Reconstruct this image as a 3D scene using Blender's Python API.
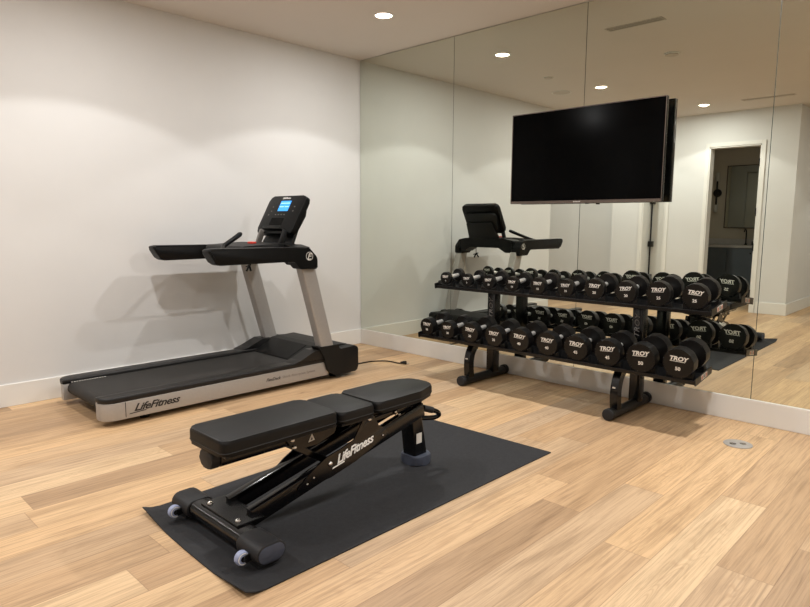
import bpy, bmesh, math, random
from mathutils import Vector, Matrix

random.seed(7)
C = bpy.context.scene.collection
for o in list(bpy.data.objects):
    bpy.data.objects.remove(o)

# ------------------------------------------------------------------ camera, world, exposure
CAM = Vector((4.91726, -4.40339, 1.28747))
YAW, PITCH, ROLL = -0.769016, -0.129872, 0.0051873
cam = bpy.data.cameras.new('camera')
cam.sensor_fit = 'HORIZONTAL'
cam.sensor_width = 36.0
cam.lens = 625.93 / 810 * 36.0
cam.clip_start = 0.05
cam_ob = bpy.data.objects.new('camera', cam)
C.objects.link(cam_ob)
fw = Vector((math.sin(YAW) * math.cos(PITCH), math.cos(YAW) * math.cos(PITCH), math.sin(PITCH)))
rt = Vector((math.cos(YAW), -math.sin(YAW), 0))
up = rt.cross(fw)
r2 = math.cos(ROLL) * rt + math.sin(ROLL) * up
u2 = -math.sin(ROLL) * rt + math.cos(ROLL) * up
M = Matrix((r2, u2, -fw)).transposed().to_4x4()
M.translation = CAM
cam_ob.matrix_world = M
bpy.context.scene.camera = cam_ob

world = bpy.data.worlds.new('world')
bpy.context.scene.world = world
world.use_nodes = True
world.node_tree.nodes['Background'].inputs[0].default_value = (0.5, 0.45, 0.4, 1)
world.node_tree.nodes['Background'].inputs[1].default_value = 0.05
vs = bpy.context.scene.view_settings
vs.view_transform = 'Standard'
vs.look = 'None'
vs.gamma = 1
vs.use_curve_mapping = False
vs.exposure = -0.30
LAMP_WATT = 40.0            # narrow beam of each downlight
GLOW_WATT = 26.0            # wide glow of its lens
LAMP_COL = (1.0, 0.99, 0.975)
LENS_STRENGTH = 16.0
SPOT_DEG = 119
# downlights (x, y, watt factor)
DOWNLIGHTS = [(1.18, -0.80, 1), (1.19, -2.81, 1), (1.68, -4.83, 1), (3.98, -0.80, 2.1), (3.98, -2.81, 0.65),
              (3.98, -4.83, 0.65), (6.3, -0.80, 0.25), (6.3, -2.81, 0.35), (6.3, -4.83, 0.4), (0.2, -4.70, 1), (4.6, -7.2, 1), (-1.3, -4.70, 0.4), (1.45, -7.0, 0.11)]  # this row: unseen lamps added to fill the room, pier, recess and bathroom

H = 2.9
BB = 0.157
PI = math.pi

# ------------------------------------------------------------------ helpers
def lin(c):
    return tuple(((v / 255) / 12.92 if v / 255 <= 0.04045 else ((v / 255 + 0.055) / 1.055) ** 2.4) for v in c)

MATS = {}
def mat(name, col, rough=0.5, metal=0.0, noise=0.0, nscale=30.0, bump=0.0, bscale=200.0, spec=0.5, coat=0.0, emit=0.0, rvar=0.0):
    m = bpy.data.materials.new(name)
    m.use_nodes = True
    nt = m.node_tree
    b = nt.nodes['Principled BSDF']
    c = lin(col)
    b.inputs['Base Color'].default_value = (*c, 1)
    b.inputs['Roughness'].default_value = rough
    b.inputs['Metallic'].default_value = metal
    b.inputs['Specular IOR Level'].default_value = spec
    b.inputs['Coat Weight'].default_value = coat
    tc = nt.nodes.new('ShaderNodeTexCoord')
    if noise or rvar:
        n = nt.nodes.new('ShaderNodeTexNoise')
        n.inputs['Scale'].default_value = nscale
        n.inputs['Detail'].default_value = 4
        nt.links.new(tc.outputs['Object'], n.inputs['Vector'])
        if noise:
            r = nt.nodes.new('ShaderNodeValToRGB')
            r.color_ramp.elements[0].position = 0.3
            r.color_ramp.elements[1].position = 0.7
            r.color_ramp.elements[0].color = (*[v * (1 - noise) for v in c], 1)
            r.color_ramp.elements[1].color = (*[min(1, v * (1 + noise)) for v in c], 1)
            nt.links.new(n.outputs['Fac'], r.inputs['Fac'])
            nt.links.new(r.outputs['Color'], b.inputs['Base Color'])
        if rvar:
            mr = nt.nodes.new('ShaderNodeMapRange')
            mr.inputs['To Min'].default_value = max(0, rough - rvar)
            mr.inputs['To Max'].default_value = min(1, rough + rvar)
            nt.links.new(n.outputs['Fac'], mr.inputs['Value'])
            nt.links.new(mr.outputs['Result'], b.inputs['Roughness'])
    if bump:
        n2 = nt.nodes.new('ShaderNodeTexNoise')
        n2.inputs['Scale'].default_value = bscale
        n2.inputs['Detail'].default_value = 3
        nt.links.new(tc.outputs['Object'], n2.inputs['Vector'])
        bp = nt.nodes.new('ShaderNodeBump')
        bp.inputs['Strength'].default_value = bump
        bp.inputs['Distance'].default_value = 0.002
        nt.links.new(n2.outputs['Fac'], bp.inputs['Height'])
        nt.links.new(bp.outputs['Normal'], b.inputs['Normal'])
    if emit:
        b.inputs['Emission Color'].default_value = (*c, 1)
        b.inputs['Emission Strength'].default_value = emit
    MATS[name] = m
    return m

ROOT_ORIGIN = {}
def root_of(o):
    while o.parent:
        o = o.parent
    return o

def obj(name, bm, m, parent=None, smooth=None, off=None):
    """link a bmesh (world coordinates) as ONE mesh object; under a parent, relative to the thing's base"""
    if parent is not None:
        bm.transform(Matrix.Translation(-root_of(parent).location))
    elif off is not None:
        bm.transform(Matrix.Translation(-Vector(off)))
    bmesh.ops.recalc_face_normals(bm, faces=bm.faces[:])
    me = bpy.data.meshes.new(name)
    bm.to_mesh(me)
    bm.free()
    for mm in (m if isinstance(m, (list, tuple)) else [m]):
        me.materials.append(mm)
    o = bpy.data.objects.new(name, me)
    C.objects.link(o)
    if parent is not None:
        o.parent = parent
    elif off is not None:
        o.location = off
    if smooth is not None:
        for p in me.polygons:
            p.use_smooth = True
        ang = math.radians(smooth)
        try:
            me.set_sharp_from_angle(angle=ang)
        except Exception:
            pass
    return o

def tag(o, label, cat, group=None):
    o['label'] = label
    o['category'] = cat
    if group:
        o['group'] = group
    return o

def thing(name, label, cat, loc, group=None):
    o = bpy.data.objects.new(name, None)
    o.empty_display_size = 0.1
    C.objects.link(o)
    o.location = loc
    return tag(o, label, cat, group)

def struct(name, bm, m, **k):
    o = obj(name, bm, m, **k)
    o['kind'] = 'structure'
    return o

def B():
    return bmesh.new()

def box(bm, x0, x1, y0, y1, z0, z1, bev=0.0, seg=2, mi=0, rot=None):
    r = bmesh.ops.create_cube(bm, size=1.0)
    vs_ = r['verts']
    bmesh.ops.scale(bm, vec=(abs(x1 - x0), abs(y1 - y0), abs(z1 - z0)), verts=vs_)
    c = Vector(((x0 + x1) / 2, (y0 + y1) / 2, (z0 + z1) / 2))
    fs = set(f for v in vs_ for f in v.link_faces)
    if bev > 0:
        es = list(set(e for v in vs_ for e in v.link_edges))
        r2_ = bmesh.ops.bevel(bm, geom=es, offset=bev, segments=seg, affect='EDGES', profile=0.5)
        vs_ = list(set(v for f in r2_['faces'] for v in f.verts) | set(v for v in vs_ if v.is_valid))
        fs = set(f for v in vs_ for f in v.link_faces)
    if rot is not None:
        bmesh.ops.rotate(bm, cent=(0, 0, 0), matrix=rot, verts=vs_)
    bmesh.ops.translate(bm, vec=c, verts=vs_)
    for f in fs:
        f.material_index = mi
    return bm

def prism(bm, pts, axis, a0, a1, bev=0.0, seg=2, mi=0):
    """extrude a closed 2-D outline along an axis. axis 'x': pts=(y,z); 'y': pts=(x,z); 'z': pts=(x,y)"""
    def P(p, a):
        return {'x': (a, p[0], p[1]), 'y': (p[0], a, p[1]), 'z': (p[0], p[1], a)}[axis]
    v0 = [bm.verts.new(P(p, a0)) for p in pts]
    v1 = [bm.verts.new(P(p, a1)) for p in pts]
    n = len(pts)
    fs = [bm.faces.new(v0[::-1]), bm.faces.new(v1)]
    rim = []
    for i in range(n):
        fs.append(bm.faces.new((v0[i], v0[(i + 1) % n], v1[(i + 1) % n], v1[i])))
    for f in fs:
        f.material_index = mi
    if bev > 0:
        es = list(fs[0].edges) + list(fs[1].edges)
        bmesh.ops.bevel(bm, geom=es, offset=bev, segments=seg, affect='EDGES', profile=0.5)
    return bm

def rounded(pts, rads, n=5):
    """round the corners of a polygon"""
    out = []
    N = len(pts)
    for i in range(N):
        p = Vector(pts[i])
        a = Vector(pts[i - 1])
        b = Vector(pts[(i + 1) % N])
        r = rads[i] if isinstance(rads, (list, tuple)) else rads
        if r <= 0:
            out.append(tuple(p))
            continue
        da = (a - p).normalized()
        db = (b - p).normalized()
        ang = da.angle(db)
        d = min(r / math.tan(ang / 2), (a - p).length * 0.49, (b - p).length * 0.49)
        q0 = p + da * d
        q1 = p + db * d
        for k in range(n + 1):
            t = k / n
            out.append(tuple((1 - t) ** 2 * q0 + 2 * t * (1 - t) * p + t * t * q1))
    return out

def tube(bm, pts, r, n=12, cap=True):
    pts = [Vector(p) for p in pts]
    rings = []
    prev = None
    for i, p in enumerate(pts):
        t = (pts[min(i + 1, len(pts) - 1)] - pts[max(i - 1, 0)]).normalized()
        if prev is None:
            a = Vector((0, 0, 1)) if abs(t.z) < 0.9 else Vector((1, 0, 0))
            u = t.cross(a).normalized()
        else:
            u = (prev - t * prev.dot(t)).normalized()
        w = t.cross(u)
        prev = u
        rr = r[i] if isinstance(r, (list, tuple)) else r
        rings.append([bm.verts.new(p + rr * (math.cos(2 * PI * k / n) * u + math.sin(2 * PI * k / n) * w)) for k in range(n)])
    for a, b in zip(rings, rings[1:]):
        for k in range(n):
            bm.faces.new((a[k], a[(k + 1) % n], b[(k + 1) % n], b[k]))
    if cap:
        bm.faces.new(rings[0][::-1])
        bm.faces.new(rings[-1])
    return bm

def bar(bm, p0, p1, w, h, bev=0.0, upv=(0, 0, 1)):
    """rectangular bar from p0 to p1; w across, h along 'upv'"""
    p0, p1 = Vector(p0), Vector(p1)
    t = (p1 - p0).normalized()
    s = t.cross(Vector(upv)).normalized()
    u = s.cross(t)
    n0 = len(bm.verts)
    tmp = bmesh.new()
    box(tmp, -0.5 * w, 0.5 * w, -0.5 * (p1 - p0).length, 0.5 * (p1 - p0).length, -0.5 * h, 0.5 * h, bev)
    m = Matrix((s, t, u)).transposed().to_4x4()
    m.translation = (p0 + p1) / 2
    tmp.transform(m)
    me = bpy.data.meshes.new('tmp')
    tmp.to_mesh(me)
    tmp.free()
    bm.from_mesh(me)
    bpy.data.meshes.remove(me)
    return bm

def cyl(bm, p0, p1, r, n=24, bev=0.0, seg=2, r1=None):
    p0, p1 = Vector(p0), Vector(p1)
    if bev <= 0:
        return tube(bm, [p0, p1], [r, r if r1 is None else r1], n)
    t = (p1 - p0).normalized()
    L = (p1 - p0).length
    ps, rs = [], []
    for k in range(seg + 1):
        a = PI / 2 * k / seg
        ps.append(p0 + t * bev * (1 - math.sin(a)))
        rs.append(r - bev * (1 - math.cos(a)))
    # order start cap: from small radius at the face to full radius
    ps = [p0 + t * bev * (1 - math.cos(PI / 2 * k / seg)) for k in range(seg + 1)]
    rs = [r - bev * (1 - math.sin(PI / 2 * k / seg)) for k in range(seg + 1)]
    pe = [p1 - t * bev * (1 - math.cos(PI / 2 * k / seg)) for k in range(seg, -1, -1)]
    re = [r - bev * (1 - math.sin(PI / 2 * k / seg)) for k in range(seg, -1, -1)]
    return tube(bm, ps + pe, rs + re, n)

def ring(bm, c, r0, r1, z0, z1, n=40):
    """flat ring around z"""
    vs_ = []
    for k in range(n):
        a = 2 * PI * k / n
        ca, sa = math.cos(a), math.sin(a)
        vs_.append([bm.verts.new((c[0] + r * ca, c[1] + r * sa, z)) for r, z in ((r0, z0), (r1, z0), (r1, z1), (r0, z1))])
    for k in range(n):
        a, b = vs_[k], vs_[(k + 1) % n]
        for j in range(4):
            bm.faces.new((a[j], a[(j + 1) % 4], b[(j + 1) % 4], b[j]))
    return bm

def sphere(bm, c, r, sc=(1, 1, 1), n=12):
    q = bmesh.ops.create_uvsphere(bm, u_segments=n, v_segments=max(6, n // 2), radius=r)
    bmesh.ops.scale(bm, vec=sc, verts=q['verts'])
    bmesh.ops.translate(bm, vec=c, verts=q['verts'])
    return bm

def text_bm(body, size, shear=0.0, bold=0.0, extrude=0.0006, stretch=1.0, right=(1, 0, 0), upv=(0, 0, 1), at=(0, 0, 0), spacing=1.0, width=None):
    cu = bpy.data.curves.new('lettering', 'FONT')
    cu.body = body
    cu.size = size
    cu.shear = shear
    cu.offset = bold
    cu.extrude = extrude
    cu.space_character = spacing
    cu.align_x = 'CENTER'
    cu.align_y = 'CENTER'
    cu.resolution_u = 3
    t = bpy.data.objects.new('lettering_tmp', cu)
    C.objects.link(t)
    dg = bpy.context.evaluated_depsgraph_get()
    dg.update()
    me = bpy.data.meshes.new_from_object(t.evaluated_get(dg))
    bm = bmesh.new()
    bm.from_mesh(me)
    bpy.data.objects.remove(t)
    bpy.data.curves.remove(cu)
    bpy.data.meshes.remove(me)
    if width:
        xs = [v.co.x for v in bm.verts]
        stretch = width / (max(xs) - min(xs))
    bmesh.ops.scale(bm, vec=(stretch, 1, 1), verts=bm.verts[:])
    r = Vector(right).normalized()
    u = Vector(upv)
    u = (u - r * u.dot(r)).normalized()
    n = r.cross(u)
    m = Matrix((r, u, n)).transposed().to_4x4()
    m.translation = Vector(at)
    bm.transform(m)
    return bm

# ------------------------------------------------------------------ materials
wall_m = mat('wall_paint', (213, 212, 210), 0.85, noise=0.012, nscale=3, bump=0.05, bscale=300, spec=0.2)
ceil_m = mat('ceiling_paint', (216, 209, 202), 0.9, noise=0.01, nscale=2, spec=0.15)
trim_m = mat('trim_paint', (224, 222, 217), 0.45, noise=0.008, nscale=5, spec=0.4)
black_metal = mat('black_powder_coat', (9, 9, 10), 0.34, 0.0, rvar=0.06, nscale=20, bump=0.04, bscale=500, spec=0.4)
gloss_black = mat('gloss_black_paint', (5, 5, 6), 0.18, 0.0, rvar=0.04, nscale=12, spec=0.45)
urethane = mat('black_urethane', (9, 8, 8), 0.4, noise=0.15, nscale=40, bump=0.05, bscale=350, spec=0.35)
chrome = mat('chrome_steel', (205, 203, 200), 0.18, 1.0, rvar=0.06, nscale=60)
knurl = mat('knurled_chrome', (225, 223, 218), 0.42, 0.75, bump=0.15, bscale=900)
silver = mat('silver_metallic_paint', (168, 164, 160), 0.4, 0.35, noise=0.03, nscale=60, rvar=0.05)
silver_cap = mat('silver_plastic', (162, 158, 152), 0.45, 0.25, noise=0.03, nscale=50)
dark_plastic = mat('dark_plastic', (15, 15, 15), 0.5, spec=0.3, bump=0.15, bscale=700, noise=0.1, nscale=80)
soft_plastic = mat('soft_black_plastic', (6, 6, 6), 0.4, spec=0.2, bump=0.1, bscale=600, rvar=0.05, nscale=15)
deck_top = mat('deck_plastic', (25, 24, 24), 0.4, spec=0.35, bump=0.12, bscale=500, noise=0.08, nscale=40)
belt_m = mat('running_belt_rubber', (43, 41, 39), 0.65, spec=0.3, bump=0.25, bscale=420, noise=0.14, nscale=5)
vinyl = mat('black_vinyl', (15, 15, 15), 0.5, spec=0.24, bump=0.18, bscale=260, noise=0.08, nscale=14)
seam_m = mat('vinyl_welt', (12, 12, 12), 0.5, bump=0.1)
rubber_grey = mat('grey_rubber', (62, 67, 80), 0.6, spec=0.35, bump=0.1, bscale=400, noise=0.08, nscale=30)
rubber_dark = mat('charcoal_rubber', (28, 28, 30), 0.55, spec=0.35, bump=0.1, bscale=400, noise=0.08, nscale=30)
wheel_m = mat('pale_blue_wheel', (150, 160, 190), 0.4, noise=0.05, nscale=40)
mat_m = mat('black_rubber_mat', (41, 41, 43), 0.75, spec=0.25, noise=0.14, nscale=55, bump=0.35, bscale=330)
white_ink = mat('white_ink', (235, 233, 228), 0.5, noise=0.02)
dark_ink = mat('dark_ink', (30, 29, 28), 0.5, noise=0.02)
grey_ink = mat('grey_ink', (122, 117, 112), 0.5, noise=0.02)
sticker_m = mat('white_sticker', (205, 200, 192), 0.55, noise=0.03)
tan_m = mat('tan_ink', (176, 112, 92), 0.5, noise=0.03)
red_m = mat('red_plastic', (205, 52, 36), 0.4, noise=0.05)
screen_m = mat('screen_glass', (1, 1, 1), 0.15, spec=0.05, rvar=0.02, nscale=3)
bezel_m = mat('bezel_metal', (84, 72, 64), 0.4, 0.2, noise=0.03)
lcd_m = mat('lit_blue_screen', (52, 160, 246), 0.3, emit=0.75, noise=0.02)
lcd_text = mat('lit_screen_figures', (190, 228, 255), 0.3, emit=0.8, noise=0.02)
lens_m = mat('lamp_lens', (255, 236, 212), 0.4, emit=LENS_STRENGTH)
cab_m = mat('blue_grey_cabinet', (92, 100, 106), 0.5, noise=0.03, nscale=10)
stone_m = mat('pale_stone', (196, 192, 186), 0.3, noise=0.06, nscale=8)
tile_m = mat('bath_wall_paint', (196, 186, 168), 0.8, noise=0.02, nscale=3)
glass_m = mat('milk_glass', (196, 192, 182), 0.3, noise=0.02)
cover_m = mat('ceiling_cover_paint', (196, 188, 178), 0.7, noise=0.02)
slot_m = mat('vent_slot_dark', (70, 66, 60), 0.7, noise=0.05)
mirror_edge = mat('mirror_glass_edge', (44, 52, 46), 0.3, noise=0.05)

def mirror_material():
    m = bpy.data.materials.new('silvered_mirror')
    m.use_nodes = True
    nt = m.node_tree
    b = nt.nodes['Principled BSDF']
    b.inputs['Metallic'].default_value = 1
    b.inputs['Roughness'].default_value = 0.0
    tc = nt.nodes.new('ShaderNodeTexCoord')
    n = nt.nodes.new('ShaderNodeTexNoise')
    n.inputs['Scale'].default_value = 0.7
    nt.links.new(tc.outputs['Object'], n.inputs['Vector'])
    r = nt.nodes.new('ShaderNodeValToRGB')
    r.color_ramp.elements[0].color = (0.725, 0.755, 0.68, 1)
    r.color_ramp.elements[1].color = (0.735, 0.765, 0.69, 1)
    nt.links.new(n.outputs['Fac'], r.inputs['Fac'])
    nt.links.new(r.outputs['Color'], b.inputs['Base Color'])
    return m
mirror_m = mirror_material()

def floor_material():
    m = bpy.data.materials.new('oak_planks')
    m.use_nodes = True
    nt = m.node_tree
    N, L = nt.nodes, nt.links
    b = N['Principled BSDF']
    def math_(op, a, b_=None, c=None):
        n = N.new('ShaderNodeMath')
        n.operation = op
        for i, v in enumerate((a, b_, c)):
            if v is None:
                continue
            if isinstance(v, (int, float)):
                n.inputs[i].default_value = v
            else:
                L.new(v, n.inputs[i])
        return n.outputs[0]
    def comb(x, y, z):
        n = N.new('ShaderNodeCombineXYZ')
        for i, v in enumerate((x, y, z)):
            if isinstance(v, (int, float)):
                n.inputs[i].default_value = v
            else:
                L.new(v, n.inputs[i])
        return n.outputs[0]
    def ramp(fac, stops):
        n = N.new('ShaderNodeValToRGB')
        e = n.color_ramp.elements
        while len(e) < len(stops):
            e.new(0.5)
        for k, (p, c) in enumerate(stops):
            e[k].position = p
            e[k].color = (*c, 1)
        L.new(fac, n.inputs['Fac'])
        return n.outputs['Color']
    def mix(fac, a, b_, mode='MIX'):
        n = N.new('ShaderNodeMix')
        n.data_type = 'RGBA'
        n.blend_type = mode
        for i, v in ((0, fac), (6, a), (7, b_)):
            if isinstance(v, (int, float)):
                n.inputs[i].default_value = v
            elif isinstance(v, tuple):
                n.inputs[i].default_value = (*v, 1)
            else:
                L.new(v, n.inputs[i])
        return n.outputs[2]
    def noise(vec, scale, detail=4, dist=0.0, rough=0.5):
        n = N.new('ShaderNodeTexNoise')
        n.inputs['Scale'].default_value = scale
        n.inputs['Detail'].default_value = detail
        n.inputs['Distortion'].default_value = dist
        n.inputs['Roughness'].default_value = rough
        L.new(vec, n.inputs['Vector'])
        return n.outputs['Fac']
    tc = N.new('ShaderNodeTexCoord')
    sp = N.new('ShaderNodeSeparateXYZ')
    L.new(tc.outputs['Object'], sp.inputs[0])
    X, Y = sp.outputs[0], sp.outputs[1]
    W, LEN = 0.195, 1.85
    u = math_('DIVIDE', math_('ADD', X, 0.07), W)
    row = math_('FLOOR', u)
    fu = math_('FRACT', u)
    wn = N.new('ShaderNodeTexWhiteNoise')
    wn.noise_dimensions = '1D'
    L.new(math_('ADD', row, 0.37), wn.inputs['W'])
    v = math_('ADD', math_('DIVIDE', Y, LEN), math_('MULTIPLY', wn.outputs['Value'], 9.0))
    pid = math_('FLOOR', v)
    fv = math_('FRACT', v)
    w2 = N.new('ShaderNodeTexWhiteNoise')
    w2.noise_dimensions = '2D'
    L.new(comb(math_('ADD', row, 0.5), math_('ADD', pid, 0.5), 0), w2.inputs['Vector'])
    rnd = w2.outputs['Value']
    sc = N.new('ShaderNodeSeparateColor')
    L.new(w2.outputs['Color'], sc.inputs[0])
    rnd2 = sc.outputs[1]
    base = ramp(rnd, [(0.0, lin((172, 142, 110))), (0.25, lin((190, 157, 120))), (0.45, lin((193, 166, 135))), (0.6, lin((205, 170, 129))), (0.85, lin((209, 178, 139))), (1.0, lin((212, 184, 148)))])
    # long fine grain, shifted for every plank
    gx = math_('ADD', X, math_('MULTIPLY', rnd, 37.0))
    gy = math_('ADD', Y, math_('MULTIPLY', rnd2, 53.0))
    g1 = noise(comb(math_('MULTIPLY', gx, 95.0), math_('MULTIPLY', gy, 2.6), rnd), 1.0, 7, 0.5, 0.7)
    base = mix(0.75, base, ramp(g1, [(0.30, (0.42, 0.38, 0.34)), (0.56, (1, 1, 1)), (1.0, (1.0, 1.0, 1.0))]), 'MULTIPLY')
    # broad tone drift and cathedral rings
    g2 = noise(comb(math_('MULTIPLY', gx, 9.0), math_('MULTIPLY', gy, 0.9), rnd), 1.0, 3, 0.8)
    base = mix(0.9, base, ramp(g2, [(0.25, (0.70, 0.67, 0.64)), (0.5, (1, 1, 1)), (0.8, (1.0, 0.98, 0.95))]), 'MULTIPLY')
    warp = noise(comb(math_('MULTIPLY', gx, 7.0), math_('MULTIPLY', gy, 1.1), 3.0), 1.0, 2, 0.4)
    rings = math_('SINE', math_('ADD', math_('MULTIPLY', warp, 150.0), math_('MULTIPLY', gx, 30.0)))
    rf = math_('MULTIPLY', math_('MULTIPLY', math_('GREATER_THAN', rnd2, 0.4), math_('MAXIMUM', math_('SUBTRACT', 1.0, math_('MULTIPLY', math_('ABSOLUTE', math_('SUBTRACT', fu, 0.5)), 2.6)), 0.0)), math_('MULTIPLY', math_('MAXIMUM', rings, 0.0), 0.30))
    base = mix(rf, base, lin((152, 118, 84)))
    # knots
    vo = N.new('ShaderNodeTexVoronoi')
    vo.inputs['Scale'].default_value = 1.0
    vo.inputs['Randomness'].default_value = 1.0
    kn = noise(comb(math_('MULTIPLY', X, 9.0), math_('MULTIPLY', Y, 6.0), 0), 1.0, 3)
    L.new(comb(math_('ADD', math_('MULTIPLY', X, 3.6), math_('MULTIPLY', kn, 0.35)), math_('ADD', math_('MULTIPLY', Y, 1.35), math_('MULTIPLY', kn, 0.2)), 0), vo.inputs['Vector'])
    vc = N.new('ShaderNodeSeparateColor')
    L.new(vo.outputs['Color'], vc.inputs[0])
    keep = math_('GREATER_THAN', vc.outputs[0], 0.3)
    kd = ramp(vo.outputs['Distance'], [(0.0, (1, 1, 1)), (0.02, (0.85, 0.85, 0.85)), (0.045, (0.28, 0.28, 0.28)), (0.12, (0, 0, 0))])
    base = mix(math_('MULTIPLY', math_('MULTIPLY', keep, kd), 0.8), base, lin((104, 74, 50)))
    # joints
    eu = math_('MINIMUM', fu, math_('SUBTRACT', 1.0, fu))
    ev = math_('MINIMUM', fv, math_('SUBTRACT', 1.0, fv))
    ju = math_('LESS_THAN', eu, 0.009)
    jv = math_('LESS_THAN', ev, 0.0009)
    jj = math_('MAXIMUM', ju, jv)
    base = mix(math_('MULTIPLY', jj, 0.42), base, lin((110, 80, 54)))
    L.new(base, b.inputs['Base Color'])
    rr = N.new('ShaderNodeMapRange')
    rr.inputs['To Min'].default_value = 0.36
    rr.inputs['To Max'].default_value = 0.52
    L.new(g1, rr.inputs['Value'])
    L.new(rr.outputs[0], b.inputs['Roughness'])
    b.inputs['Specular IOR Level'].default_value = 0.35
    bp = N.new('ShaderNodeBump')
    bp.inputs['Strength'].default_value = 0.12
    bp.inputs['Distance'].default_value = 0.002
    L.new(math_('SUBTRACT', g1, math_('MULTIPLY', jj, 0.8)), bp.inputs['Height'])
    L.new(bp.outputs['Normal'], b.inputs['Normal'])
    return m
floor_m = floor_material()

# ------------------------------------------------------------------ room shell
XR, YB = 7.4, -9.0          # right wall, far back wall
YW = -5.60                  # wall with the bathroom doorway
YL = -3.73                  # where the treadmill wall ends
XC = 2.687                  # outside corner of the doorway wall
DX0, DX1, DZ = 1.540, 2.238, 2.405   # bathroom doorway

bm = B(); box(bm, -2.6, XR, YB, 0.15, -0.1, 0.0); struct('floor', bm, floor_m)
bm = B(); box(bm, -2.6, XR, YB, 0.15, H, H + 0.1); struct('ceiling', bm, ceil_m)
bm = B(); box(bm, -0.15, 0.0, YL, 0.15, 0, H); struct('wall_left', bm, wall_m)
bm = B(); box(bm, 0.0, XR, 0.008, 0.15, 0, H); struct('wall_mirror', bm, wall_m)
bm = B(); box(bm, XR, XR + 0.15, YB, 0.15, 0, H); struct('wall_right', bm, wall_m)
bm = B(); box(bm, -2.6, XR, YB - 0.15, YB, 0, H); struct('wall_back', bm, wall_m)
# recess past the end of the treadmill wall
bm = B(); box(bm, -2.6, -0.15, YL, YL + 0.15, 0, H); struct('wall_return', bm, wall_m)
bm = B(); box(bm, -2.75, -2.6, YB, YL, 0, H); struct('wall_recess', bm, wall_m)
# doorway wall: pier, opening with the pull-bar door, then the bathroom doorway
bm = B()
box(bm, -2.6, 0.05, YW - 0.55, YW - 0.40, 0, H)
struct('wall_hall', bm, wall_m)
bm = B()
box(bm, 0.05, 0.56, YW - 0.40, YW, 0, H)
struct('wall_pier', bm, wall_m)
bm = B()
box(bm, 0.93, DX0, YW - 0.15, YW, 0, H)
box(bm, DX1, XC, YW - 0.15, YW, 0, H)
box(bm, DX0, DX1, YW - 0.15, YW, DZ, H)
box(bm, 0.56, 0.93, YW - 0.40, YW, DZ, H)
struct('wall_doorway', bm, wall_m)
bm = B(); box(bm, XC - 0.15, XC, YB, YW - 0.15, 0, H); struct('wall_corner', bm, wall_m)

# baseboards
bm = B(); box(bm, 0.0, 0.014, YL, -0.012, 0, BB, 0.003); struct('baseboard_left', bm, trim_m)
bm = B(); box(bm, 0.0, XR, -0.012, 0.008, 0, BB - 0.001, 0.003); struct('baseboard_mirror', bm, trim_m)
bm = B()
box(bm, DX1 + 0.065, XC + 0.014, YW, YW + 0.014, 0, 0.165, 0.003)
box(bm, 0.985, DX0 - 0.065, YW, YW + 0.014, 0, 0.165, 0.003)
struct('baseboard_doorway', bm, trim_m)
bm = B(); box(bm, XC, XC + 0.014, YB, YW, 0, 0.165, 0.003); struct('baseboard_corner', bm, trim_m)
bm = B(); box(bm, -2.6, XR, YB, YB + 0.014, 0, 0.165, 0.003); struct('baseboard_back', bm, trim_m)
bm = B(); box(bm, XR - 0.014, XR, YB, 0.0, 0, 0.165, 0.003); struct('baseboard_right', bm, trim_m)

# doorway casings and jambs
def casing(name, x0, x1, z, depth, w=0.055):
    bm = B()
    box(bm, x0 - w, x0, YW, YW + 0.018, 0, z + w, 0.003)
    box(bm, x1, x1 + w, YW, YW + 0.018, 0, z + w, 0.003)
    box(bm, x0, x1, YW, YW + 0.018, z, z + w, 0.003)
    o = struct(name, bm, trim_m)
    bm = B()
    box(bm, x0, x0 + 0.016, YW - depth, YW + 0.006, 0, z)
    box(bm, x1 - 0.016, x1, YW - depth, YW + 0.006, 0, z)
    box(bm, x0, x1, YW - depth, YW + 0.006, z - 0.016, z)
    obj('jamb', bm, trim_m, o)
    return o
tr = casing('trim_1', DX0, DX1, DZ, 0.15)
for hz in (0.28, 0.95, 1.45, 2.15):
    bm = B()
    box(bm, DX1 - 0.022, DX1 - 0.015, YW - 0.05, YW + 0.004, hz - 0.05, hz + 0.05, 0.001)
    cyl(bm, (DX1 - 0.02, YW + 0.008, hz - 0.055), (DX1 - 0.02, YW + 0.008, hz + 0.055), 0.008, 10)
    obj('hinge', bm, black_metal, tr)
tr2 = casing('trim_2', 0.56, 0.93, DZ, 0.30, 0.05)
bm = B()
box(bm, 0.576, 0.914, YW - 0.34, YW - 0.30, 0.01, DZ - 0.02, 0.003)
d2 = struct('door_2', bm, trim_m)
bm = B()
tube(bm, [(0.617, YW - 0.235, 0.3), (0.617, YW - 0.235, 1.75)], 0.013, 10)
for z in (0.40, 0.945, 1.64):
    box(bm, 0.585, 0.649, YW - 0.30, YW - 0.215, z - 0.045, z + 0.045, 0.004)
obj('pull_bar', bm, black_metal, d2, 40)

# bathroom beyond the doorway
BX0, BX1, BY = 0.25, XC - 0.15, -8.45
bm = B(); box(bm, BX0, BX1, BY - 0.1, BY, 0, H); struct('wall_bathroom', bm, tile_m)
bm = B(); box(bm, BX0 - 0.1, BX0, BY - 0.1, YW - 0.41, 0, H); struct('wall_bathroom_side', bm, tile_m)

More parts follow.
